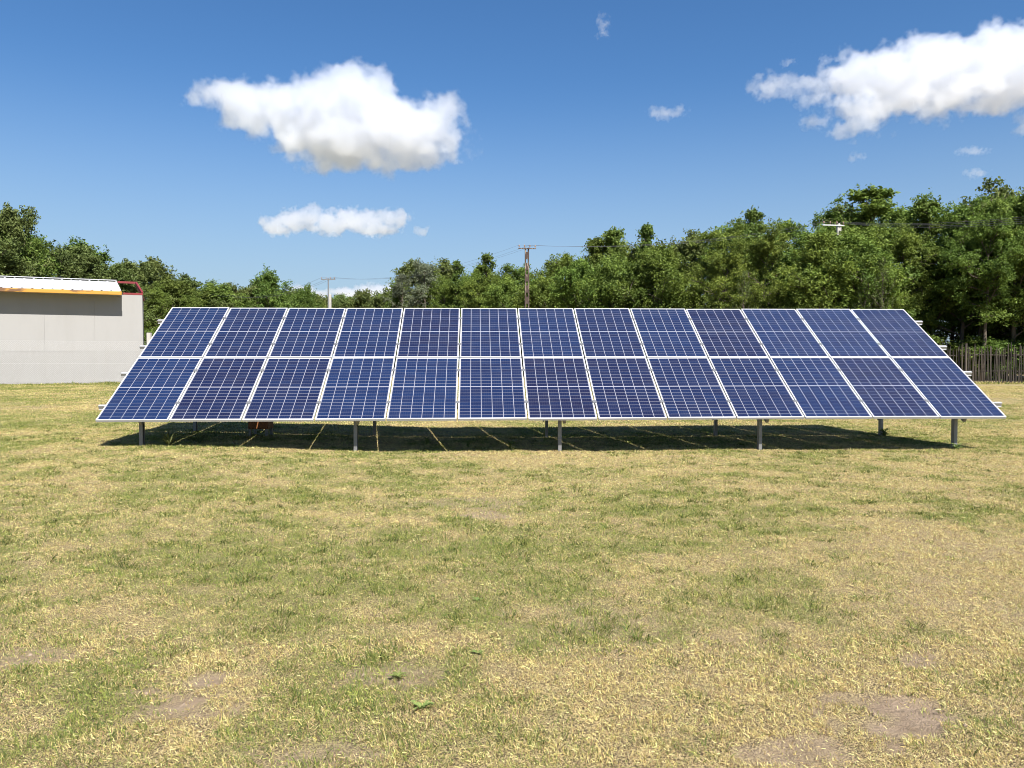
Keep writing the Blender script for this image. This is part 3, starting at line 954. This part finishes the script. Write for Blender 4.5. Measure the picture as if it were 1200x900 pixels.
plant_tree('broad0', 19, 50, 243, 'leafy_tree', 'tallest tree behind the shed roof, with a ragged top', 'tree', None, .62)
plant_tree('round0', 316, 82, 318, 'round_tree', 'rounded light green tree standing alone before the gap by the distant pole', 'tree', None, .85)
plant_tree('round1', 352, 90, 335, 'leafy_tree', 'low dark tree beside the distant pole, next to the rounded light tree', 'tree', None, .9)
u = 168.0
while u < 300:
    plant_tree('bush%d' % trnd.randrange(3), u, 50 + trnd.uniform(-2, 3), 422.3 - trnd.uniform(1.2, 2.6) / 50 * F, 'bush', 'low bush between the shed and the dark trees, %s' % ('beside the shed end' if u < 203 else sector(u)), 'bush',
               'bushes beyond the shed, %s' % ('beside the shed end' if u < 203 else sector(u)), 1.2)
    u += 26
# far wood closing the gap
u = 240.0; i = 0
while u < 480:
    Z = 150 + trnd.uniform(-8, 20)
    plant_tree(trnd.choice(('broad0', 'broad1', 'round0')), u, Z, 344 + trnd.uniform(-3, 5), 'far_tree', 'distant dull green tree of the far wood across the gap behind the slender pole', 'tree', 'far trees across the gap', 1.0)
    u += 5.5 / Z * F * .62
for u_, Z_ in ((300, 178), (350, 180), (400, 175), (440, 182), (470, 178)):
    plant_tree('round1', u_, Z_, 345, 'far_tree', 'distant dull green tree of the far wood across the gap behind the slender pole', 'tree', 'far trees across the gap', 1.5)


# ------------------------------------------------------------------ grass
def make_blades(X, Y, Zc, length, width, az, elev, col, curl, rg, five=True):
    n_ = len(X)
    d = np.stack([np.cos(az) * np.cos(elev), np.sin(az) * np.cos(elev), np.sin(elev)], 1)
    tw = rg.uniform(0, 6.28, n_)
    side0 = np.stack([-np.sin(az), np.cos(az), np.zeros(n_)], 1)
    nn = np.cross(side0, d)
    side = side0 * np.cos(tw * .25)[:, None] + nn * np.sin(tw * .25)[:, None]
    P = np.stack([X, Y, Zc], 1); w = (side * width[:, None] * .5); L = length[:, None]
    sagv = np.zeros((n_, 3)); sagv[:, 2] = -curl * length
    hv = np.stack([np.cos(az), np.sin(az), np.zeros(n_)], 1)
    mid = P + d * L * .5
    tip = P + d * L + sagv + hv * (curl * length * .35)[:, None]
    if five:
        v = np.stack([P - w * .8, P + w * .8, mid + w, mid - w, tip], 1).reshape(-1, 3)
        base = (np.arange(n_) * 5)[:, None]
        f = np.concatenate([base + np.array([0, 1, 2, 3]), base + np.array([3, 2, 4])], 1).reshape(-1)
        lt = np.tile([4, 3], n_); c = np.repeat(col, 5, 0)
    else:
        v = np.stack([P - w, P + w, tip], 1).reshape(-1, 3)
        f = np.arange(n_ * 3); lt = np.full(n_, 3); c = np.repeat(col, 3, 0)
    return v, f, lt, c


def blade_cols(green, rg):
    n_ = len(green)
    isg = rg.uniform(0, 1, n_) < green
    straw = np.array([.70, .56, .245]) * rg.uniform(.4, 1.25, (n_, 1)) * np.array([1, 1, 1]) + rg.normal(0, .02, (n_, 3))
    brown = np.array([.34, .235, .125])
    b = rg.uniform(0, 1, (n_, 1)) < .18
    straw = np.where(b, brown * rg.uniform(.6, 1.2, (n_, 1)), straw)
    yg = rg.uniform(0, 1, (n_, 1))
    gr = (np.array([.075, .122, .040]) * (1 - yg) + np.array([.34, .36, .09]) * yg) * rg.uniform(.75, 1.25, (n_, 1))
    c = np.where(isg[:, None], gr, straw)
    return np.clip(c, .01, .7), isg


def grass_object(name, parts):
    vs, fs, ls, cs, off = [], [], [], [], 0
    for (v, f, lt, c) in parts:
        vs.append(v); fs.append(f + off); ls.append(lt); cs.append(c); off += len(v)
    v = np.concatenate(vs); c = np.concatenate(cs)
    me = mesh_np(name, v, np.concatenate(fs), np.concatenate(ls), M['grass'])
    a = me.attributes.new('blade', 'FLOAT_COLOR', 'POINT')
    a.data.foreach_set('color', np.concatenate([c, np.ones((len(c), 1))], 1).astype(np.float32).ravel())
    o = bpy.data.objects.new(name, me); COL.objects.link(o)
    return o


rg = np.random.default_rng(11)
parts = []
# depth sampled so that the density falls as Z^-1.6
NB = 3400000
Zlo, Zhi = 1.9, 34.0
e = 0.4
Zs = (Zlo ** e + rg.uniform(0, 1, NB) * (Zhi ** e - Zlo ** e)) ** (1 / e)
lat = rg.uniform(-1, 1, NB) * (Zs * .84 + 2.2)
X = CAM.x + FWD.x * Zs + RGT.x * lat; Y = CAM.y + FWD.y * Zs + RGT.y * lat
bare = bare_field(X, Y); G = green_field(X, Y)
clump = .4 * fbm(X * 6, Y * 6, 71, 2) + .6 * vnoise(X * 19, Y * 19, 72)
keep = (rg.uniform(0, 1, NB) > bare * .97) & (rg.uniform(0, 1, NB) < np.clip(.25 + 1.1 * clump, .05, 1))
# nothing grows through the shed
X, Y, Zs, G, clump = X[keep], Y[keep], Zs[keep], G[keep], clump[keep]
rel = np.stack([X - wr.x, Y - wr.y], 1)
inside = (rel @ np.array([-wdir.y, wdir.x]) * (1 if (-wdir.y * FWD.x + wdir.x * FWD.y) > 0 else -1) > -.05) & (rel @ np.array([wdir.x, wdir.y]) > -.1)
X, Y, Zs, G, clump = [q[~inside] for q in (X, Y, Zs, G, clump)]
n_ = len(X)
col, isg = blade_cols(np.clip(G * 1.0 - .08, .02, .92), rg)
lying = rg.uniform(0, 1, n_) < np.where(isg, .12, .34)
elev = np.where(lying, rg.uniform(.05, .7, n_), rg.uniform(.7, 1.5, n_))
wz = np.clip((Zs / 2.5) ** .75, .8, 8)
length = np.where(isg, rg.uniform(.016, .038, n_), rg.uniform(.012, .034, n_)) * (.35 + 1.1 * clump) * np.clip((Zs / 4) ** .22, .9, 1.5)
width = rg.uniform(.0012, .0026, n_) * wz
az = rg.uniform(0, 2 * np.pi, n_)
zc = ground_z(X, Y) - .012 * bare_field(X, Y) - .004 + np.where(lying, rg.uniform(0, .018, n_), 0)
near = Zs < 3.7
for sel, five in ((near, True), (~near, False)):
    parts.append(make_blades(X[sel], Y[sel], zc[sel], length[sel], width[sel], az[sel], elev[sel], col[sel], rg.uniform(0, .2, n_)[sel], rg, five))
# greener, taller tufts
NT = 9500
Zt = (1.9 ** .7 + rg.uniform(0, 1, NT) * (15.0 ** .7 - 1.9 ** .7)) ** (1 / .7)
lt_ = rg.uniform(-1, 1, NT) * (Zt * .84 + 2.2)
TX = CAM.x + FWD.x * Zt + RGT.x * lt_; TY = CAM.y + FWD.y * Zt + RGT.y * lt_
ok = (rg.uniform(0, 1, NT) < green_field(TX, TY) ** 1.6 * 1.5) & (bare_field(TX, TY) < .4)
TX, TY, Zt = TX[ok], TY[ok], Zt[ok]
nb = rg.integers(10, 42, len(TX))
ti = np.repeat(np.arange(len(TX)), nb)
big = rg.uniform(.55, 1.35, len(TX))
sp_ = rg.normal(0, 1, (len(ti), 2)) * (.028 * big[ti])[:, None]
X = TX[ti] + sp_[:, 0]; Y = TY[ti] + sp_[:, 1]; n_ = len(X)
az = np.arctan2(sp_[:, 1], sp_[:, 0]) + rg.normal(0, .8, n_)
col, _ = blade_cols(np.full(n_, .88), rg); col *= rg.uniform(.5, .95, len(TX))[ti][:, None]
wz = np.clip((Zt[ti] / 2.5) ** .6, .8, 4)
parts.append(make_blades(X, Y, ground_z(X, Y) - .004, rg.uniform(.025, .062, n_) * big[ti], rg.uniform(.0016, .0034, n_) * wz, az,
                         rg.uniform(.5, 1.4, n_), col, rg.uniform(.05, .5, n_), rg, True))
# long pale stalks lying about
NS = 450
Zq = (1.9 ** .8 + rg.uniform(0, 1, NS) * (10.0 ** .8 - 1.9 ** .8)) ** (1 / .8); lq = rg.uniform(-1, 1, NS) * (Zq * .76 + .4)
X = CAM.x + FWD.x * Zq + RGT.x * lq; Y = CAM.y + FWD.y * Zq + RGT.y * lq
parts.append(make_blades(X, Y, ground_z(X, Y) + .012, rg.uniform(.04, .10, NS), rg.uniform(.0012, .0022, NS) * np.clip(Zq / 3, 1, 3), rg.uniform(0, 6.28, NS),
                         rg.uniform(.02, .3, NS), np.array([.50, .41, .22]) * rg.uniform(.7, 1.1, (NS, 1)), rg.uniform(0, .25, NS), rg, True))
grass = grass_object('grass', parts)
tag(grass, kind='stuff')
# taller grass along the shed wall and fences
parts = []
n_ = 26000
t = rg.uniform(-.3, FL, n_); off = np.abs(rg.normal(0, 1, n_)) * .9
clm = fbm(t * 1.3, off * 2, 91, 3)
P = np.array([c0.x, c0.y]) + t[:, None] * np.array([wdir.x, wdir.y]) + (off * (.4 + clm))[:, None] * np.array([nrm.x, nrm.y])
col, _ = blade_cols(np.full(n_, .8), rg)
L = rg.uniform(.05, .20, n_) * np.clip(clm * 1.8 - .25, .25, 1.4) * np.exp(-off * .45)
parts.append(make_blades(P[:, 0], P[:, 1], ground_z(P[:, 0], P[:, 1]) - .01, L, rg.uniform(.008, .02, n_), rg.uniform(0, 6.28, n_), rg.uniform(.6, 1.5, n_), col * .85, rg.uniform(0, .5, n_), rg, True))
n_ = 12000
t = rg.uniform(0, SL, n_); off = rg.normal(0, .35, n_)
P = np.array([p0.x, p0.y]) + t[:, None] * np.array([sd.x, sd.y]) + off[:, None] * np.array([-sd.y, sd.x])
col, _ = blade_cols(np.full(n_, .5), rg)
parts.append(make_blades(P[:, 0], P[:, 1], ground_z(P[:, 0], P[:, 1]) - .01, rg.uniform(.05, .22, n_), rg.uniform(.008, .02, n_), rg.uniform(0, 6.28, n_), rg.uniform(.6, 1.5, n_), col, rg.uniform(0, .5, n_), rg, True))
tag(grass_object('tall_grass', parts), kind='stuff')


# crumbs of dry soil on the bare spots
rr = random.Random(4); cr = MB()
for (cx, cy, a, b, st_) in BAREW:
    if st_ < .5: continue
    for k in range(int(900 * a * b / .02 * st_ * .05) + 12):
        x, y = cx + rr.gauss(0, a * .6), cy + rr.gauss(0, b * .6); q = rr.uniform(.002, .005) if rr.random() < .9 else rr.uniform(.005, .011)
        z = gz(x, y) - .012 * float(bare_field(np.array([x]), np.array([y]))[0]) + q * .25; i = len(cr.v)
        for d_ in ((1, 0, 0), (-.5, .87, 0), (-.5, -.87, 0), (.1, .1, .9), (.05, 0, -.8)):
            cr.v.append(Vector((x + d_[0] * q * rr.uniform(.7, 1.3), y + d_[1] * q * rr.uniform(.7, 1.3), z + d_[2] * q * rr.uniform(.6, 1.1))))
        cr.f += [(i, i + 1, i + 3), (i + 1, i + 2, i + 3), (i + 2, i, i + 3), (i + 1, i, i + 4), (i + 2, i + 1, i + 4), (i, i + 2, i + 4)]
tag(cr.build('soil_crumbs', simple('dry_soil', (0.24, 0.18, 0.13), .95, 0, .3, 40)), kind='stuff')


# ------------------------------------------------------------------ weeds
def weed(x, y, label, nleaf, length, width, elev, name='weed', m='leaf_weed', hgt=0.0, group=None, seed=1):
    rr = random.Random(seed); v, f, tn = [], [], []
    g0 = gz(x, y)
    for k in range(nleaf):
        a = k * 2.4 + rr.gauss(0, .3); e = elev * rr.uniform(.6, 1.3); L = length * rr.uniform(.65, 1.2); w = width * rr.uniform(.7, 1.2)
        hz = hgt * rr.uniform(0, 1)
        b = len(v); sd_ = Vector((-math.sin(a), math.cos(a), 0)); ty = rr.random()
        segs = 6
        for i in range(segs + 1):
            t = i / segs
            ee = e * (1 - t * 1.15)
            p = Vector((math.cos(a) * L * t * math.cos(e * .8), math.sin(a) * L * t * math.cos(e * .8), hz + L * (math.sin(e) * t - .55 * math.sin(e) * t * t)))
            ww = w * math.sin(math.pi * min(.97, .12 + t * .88)) * (1 + .25 * math.sin(t * 17 + k))
            v += [p - sd_ * ww + Vector((0, 0, ww * .35)), p, p + sd_ * ww + Vector((0, 0, ww * .35))]
        for i in range(segs):
            q = b + 3 * i
            f += [(q, q + 1, q + 4, q + 3), (q + 1, q + 2, q + 5, q + 4)]; tn += [ty, ty]
    me = bpy.data.meshes.new(name); me.from_pydata([tuple(q) for q in v], [], f); me.materials.append(M[m])
    me.polygons.foreach_set('use_smooth', [True] * len(f))
    a = me.attributes.new('tint', 'FLOAT', 'FACE'); a.data.foreach_set('value', tn)
    if hgt > 0:
        st_ = MB()
        for k in range(4):
            q = rr.uniform(-.02, .02); st_.tube([(q, 0, -.02), (q * 1.5, rr.uniform(-.02, .02), hgt)], [.004, .002], 4)
        n0 = len(me.vertices)
    o = bpy.data.objects.new(name, me); COL.objects.link(o); o.location = (x, y, g0)
    if hgt > 0: st_.build('stem', M[m], o)
    return tag(o, label, 'weed', group)


x, y = on_ground(492, 836); weed(x, y, 'pale green broad-leaved weed rosette alone in the dry foreground grass', 11, .065, .009, 1.0, seed=3)
wr_ = random.Random(9)
for i in range(3):
    x, y = on_ground(wr_.uniform(40, 1160), wr_.uniform(600, 880))
    weed(x, y, 'small low green weed rosette in the dry lawn', wr_.randrange(6, 11), wr_.uniform(.035, .06), wr_.uniform(.006, .010), wr_.uniform(.6, 1.0), group='small weeds in the dry lawn', seed=60 + i)
for i, (u, v, lb) in enumerate(((549, 521, 'leafy weed at the front edge of the shade, between the fifth and sixth panel columns'), (500, 518, 'small weed in the shade just below the fifth panel column'),
                                (598, 524, 'small weed at the shade edge under the sixth panel column'))):
    x, y = on_ground(u, v); weed(x, y, lb, 12, .12, .018, .9, hgt=.10, seed=20 + i)
weed(6.05, 2.42, 'dark leafy weed clump at the foot of the rear post near the fence end', 22, .15, .022, .95, hgt=.10, seed=31)
weed(6.04, .27, 'low weed at the foot of the front post near the fence end', 14, .12, .02, .8, hgt=.05, seed=32)
weed(-5.75, .35, 'tuft of long arching grass beside the front post nearest the shed', 46, .42, .007, 1.15, 'grass_tuft', 'leaf_grass', seed=33)
weed(-5.45, .75, 'second tuft of arching grass in the shade behind the post nearest the shed', 34, .36, .007, 1.1, 'grass_tuft', 'leaf_grass', seed=34)
# ------------------------------------------------------------------ clouds: real volumes of vapour far behind the wood
cm_, n, l, p = mat('cloud_vapour'); n.remove(p)
pv = n.new('ShaderNodeVolumePrincipled')
pv.inputs['Color'].default_value = (.895, .91, .942, 1)
pv.inputs['Anisotropy'].default_value = 0.45
pv.inputs['Density'].default_value = 0.021
l.new(pv.outputs[0], n['Material Output'].inputs['Volume'])
M['cloud'] = cm_


def make_cloud(label, D, blobs, res, fine, erode=.55, dens=1.0, seed=0.0, group=None):
    """blobs: (photo column, row, half width, half height in photo pixels, depth factor)"""
    k = D / F
    P = []
    for (u, v, a, b, dz) in blobs:
        c = CAM + RGT * ((u - 600) * k) + FWD * (D + dz * a * k) + Vector((0, 0, (422.3 - v) * k))
        P.append((c, Vector((a * k, max(a, b) * k * .85, b * k))))
    lo = Vector([min(c[i] - r[i] * 1.5 for c, r in P) for i in range(3)])
    hi = Vector([max(c[i] + r[i] * 1.5 for c, r in P) for i in range(3)])
    cen = (lo + hi) / 2
    ng = bpy.data.node_groups.new('cloud_field', 'GeometryNodeTree')
    ng.interface.new_socket('Geometry', in_out='OUTPUT', socket_type='NodeSocketGeometry')
    N, L = ng.nodes, ng.links
    out = N.new('NodeGroupOutput'); vc = N.new('GeometryNodeVolumeCube'); sm = N.new('GeometryNodeSetMaterial')
    sm.inputs['Material'].default_value = cm_
    vc.inputs['Min'].default_value = lo - cen; vc.inputs['Max'].default_value = hi - cen
    ext = hi - lo; st = max(ext) / res
    for nm, e_ in zip(('Resolution X', 'Resolution Y', 'Resolution Z'), ext): vc.inputs[nm].default_value = max(8, int(e_ / st))
    L.new(vc.outputs[0], sm.inputs[0]); L.new(sm.outputs[0], out.inputs[0])
    pos = N.new('GeometryNodeInputPosition')

    def m2(op, a, b=None, c=None):
        x = N.new('ShaderNodeMath'); x.operation = op
        for i, v in enumerate((a, b, c)):
            if v is None: continue
            if isinstance(v, (int, float)): x.inputs[i].default_value = v
            else: L.new(v, x.inputs[i])
        return x.outputs[0]

    def vm(op, a, b):
        x = N.new('ShaderNodeVectorMath'); x.operation = op
        for i, v in enumerate((a, b)):
            if isinstance(v, (tuple, Vector)): x.inputs[i].default_value = v
            else: L.new(v, x.inputs[i])
        return x

    def noise(scale, det, rough, off):
        x = N.new('ShaderNodeTexNoise'); x.inputs['Scale'].default_value = scale; x.inputs['Detail'].default_value = det
        x.inputs['Roughness'].default_value = rough
        L.new(vm('ADD', pos.outputs[0], Vector((off, off * 1.7, off * .3))).outputs[0], x.inputs['Vector']); return x
    fs_ = fine * k                                   # size of the main billows in metres
    w1 = noise(.35 / fs_, 3, .5, 500 + seed * 91)
    wv = vm('SUBTRACT', w1.outputs['Color'], Vector((.5, .5, .5)))
    wsc = N.new('ShaderNodeVectorMath'); wsc.operation = 'SCALE'; L.new(wv.outputs[0], wsc.inputs[0]); wsc.inputs['Scale'].default_value = fs_ * 1.5
    wp = vm('ADD', pos.outputs[0], wsc.outputs[0])
    acc = None
    for (c, r) in P:
        d = vm('MULTIPLY', vm('SUBTRACT', wp.outputs[0], c - cen).outputs[0], Vector((1 / r.x, 1 / r.y, 1 / r.z)))
        ln = N.new('ShaderNodeVectorMath'); ln.operation = 'LENGTH'; L.new(d.outputs[0], ln.inputs[0])
        f = m2('MULTIPLY', m2('SUBTRACT', 1.0, ln.outputs['Value']), min(r) / fs_)
        acc = f if acc is None else m2('SMOOTH_MAX', acc, f, .35)
    nb_ = noise(.8 / fs_, 9, .58, 900 + seed * 37)
    fld = m2('ADD', acc, m2('MULTIPLY', m2('SUBTRACT', nb_.outputs['Fac'], .5), erode * 5))
    mr = N.new('ShaderNodeMapRange'); mr.interpolation_type = 'SMOOTHSTEP'
    mr.inputs[1].default_value = 0.0; mr.inputs[2].default_value = .42; mr.inputs[4].default_value = dens
    L.new(fld, mr.inputs[0]); L.new(mr.outputs[0], vc.inputs['Density'])
    me = bpy.data.volumes.new('cloud'); o = bpy.data.objects.new('cloud', me); COL.objects.link(o)
    me.materials.append(cm_)
    o.location = cen
    md = o.modifiers.new('vapour', 'NODES'); md.node_group = ng
    tag(o, label, 'cloud', group)
    return o


make_cloud('large white heaped cloud with two humps floating over the shed side of the array', 2600, [
    (402, 130, 62, 44, 0), (379, 120, 40, 34, .1), (437, 128, 48, 36, 0), (337, 128, 52, 30, .2), (282, 120, 44, 22, .1), (252, 116, 22, 13, 0), (299, 138, 36, 20, .2),
    (462, 158, 62, 32, 0), (512, 140, 24, 22, 0), (527, 163, 26, 20, 0), (487, 176, 52, 20, .1), (407, 168, 62, 26, 0), (357, 158, 46, 22, .1),
    (382, 188, 26, 13, 0), (447, 193, 26, 12, 0), (422, 180, 40, 16, 0)], 270, 22, .60, 1.0, 1)
make_cloud('low flat white cloud with a pink-grey base under the large heaped cloud', 3600, [
    (325, 266, 20, 11, 0), (345, 258, 24, 13, .2), (368, 256, 16, 12, 0), (385, 264, 24, 12, 0), (408, 257, 22, 13, .2), (432, 260, 24, 13, 0), (460, 257, 20, 12, 0), (445, 270, 24, 9, 0)], 200, 10, .72, .9, 2)
make_cloud('tiny white puff beside the low flat cloud', 3600, [(494, 271, 10, 8, 0), (500, 268, 6, 5, 0)], 40, 7, .6, .6, 3)
make_cloud('broad ragged white cloud reaching out of the picture over the wood', 2500, [
    (1010, 95, 42, 24, 0), (1050, 92, 56, 30, 0), (1095, 85, 60, 36, .2), (1140, 78, 60, 36, .1), (1190, 70, 60, 34, 0), (1240, 80, 60, 40, 0), (1175, 105, 60, 24, 0), (1110, 115, 50, 18, 0),
    (1050, 120, 42, 18, 0), (1010, 130, 36, 16, 0), (1000, 148, 28, 14, 0), (1240, 110, 50, 24, 0)], 270, 20, .82, .75, 4)
make_cloud('thin torn strip of cloud trailing off the broad ragged cloud', 2500, [
    (902, 103, 26, 12, 0), (930, 106, 26, 9, 0), (955, 102, 24, 10, 0), (975, 97, 24, 11, 0), (953, 122, 20, 7, 0)], 130, 12, .7, .6, 5)
for i, (u, v, a, b, lb) in enumerate(((780, 136, 19, 7, 'small white wisp alone between the two big clouds'), (920, 78, 8, 4, 'tiny wisp just above the thin torn strip'), (968, 74, 10, 5, 'small faint wisp between the torn strip and the broad cloud'),
                                      (953, 147, 17, 8, 'small ragged wisp under the torn strip'), (1136, 180, 15, 4, 'thin flat wisp below the broad cloud'), (1141, 205, 12, 5, 'small low wisp nearest the sparse treetop'),
                                      (1000, 187, 9, 5, 'faint little wisp low beneath the broad cloud'), (706, 38, 6, 11, 'faint upright wisp near the top of the sky'), (1203, 147, 12, 16, 'piece of white cloud at the picture edge below the broad cloud'))):
    make_cloud(lb, 2500, [(u - a * .3, v, a * .8, b, 0), (u + a * .35, v - b * .15, a * .75, b * .8, 0)], 50, max(5, b * .9), .8, .45, 10 + i)
make_cloud('pale cloud bank low behind the slender distant pole', 6000, [(352, 341, 18, 6, 0), (372, 346, 20, 6, 0), (410, 345, 26, 7, 0), (438, 341, 26, 8, 0), (465, 344, 20, 8, 0)], 120, 8, .5, .8, 30)
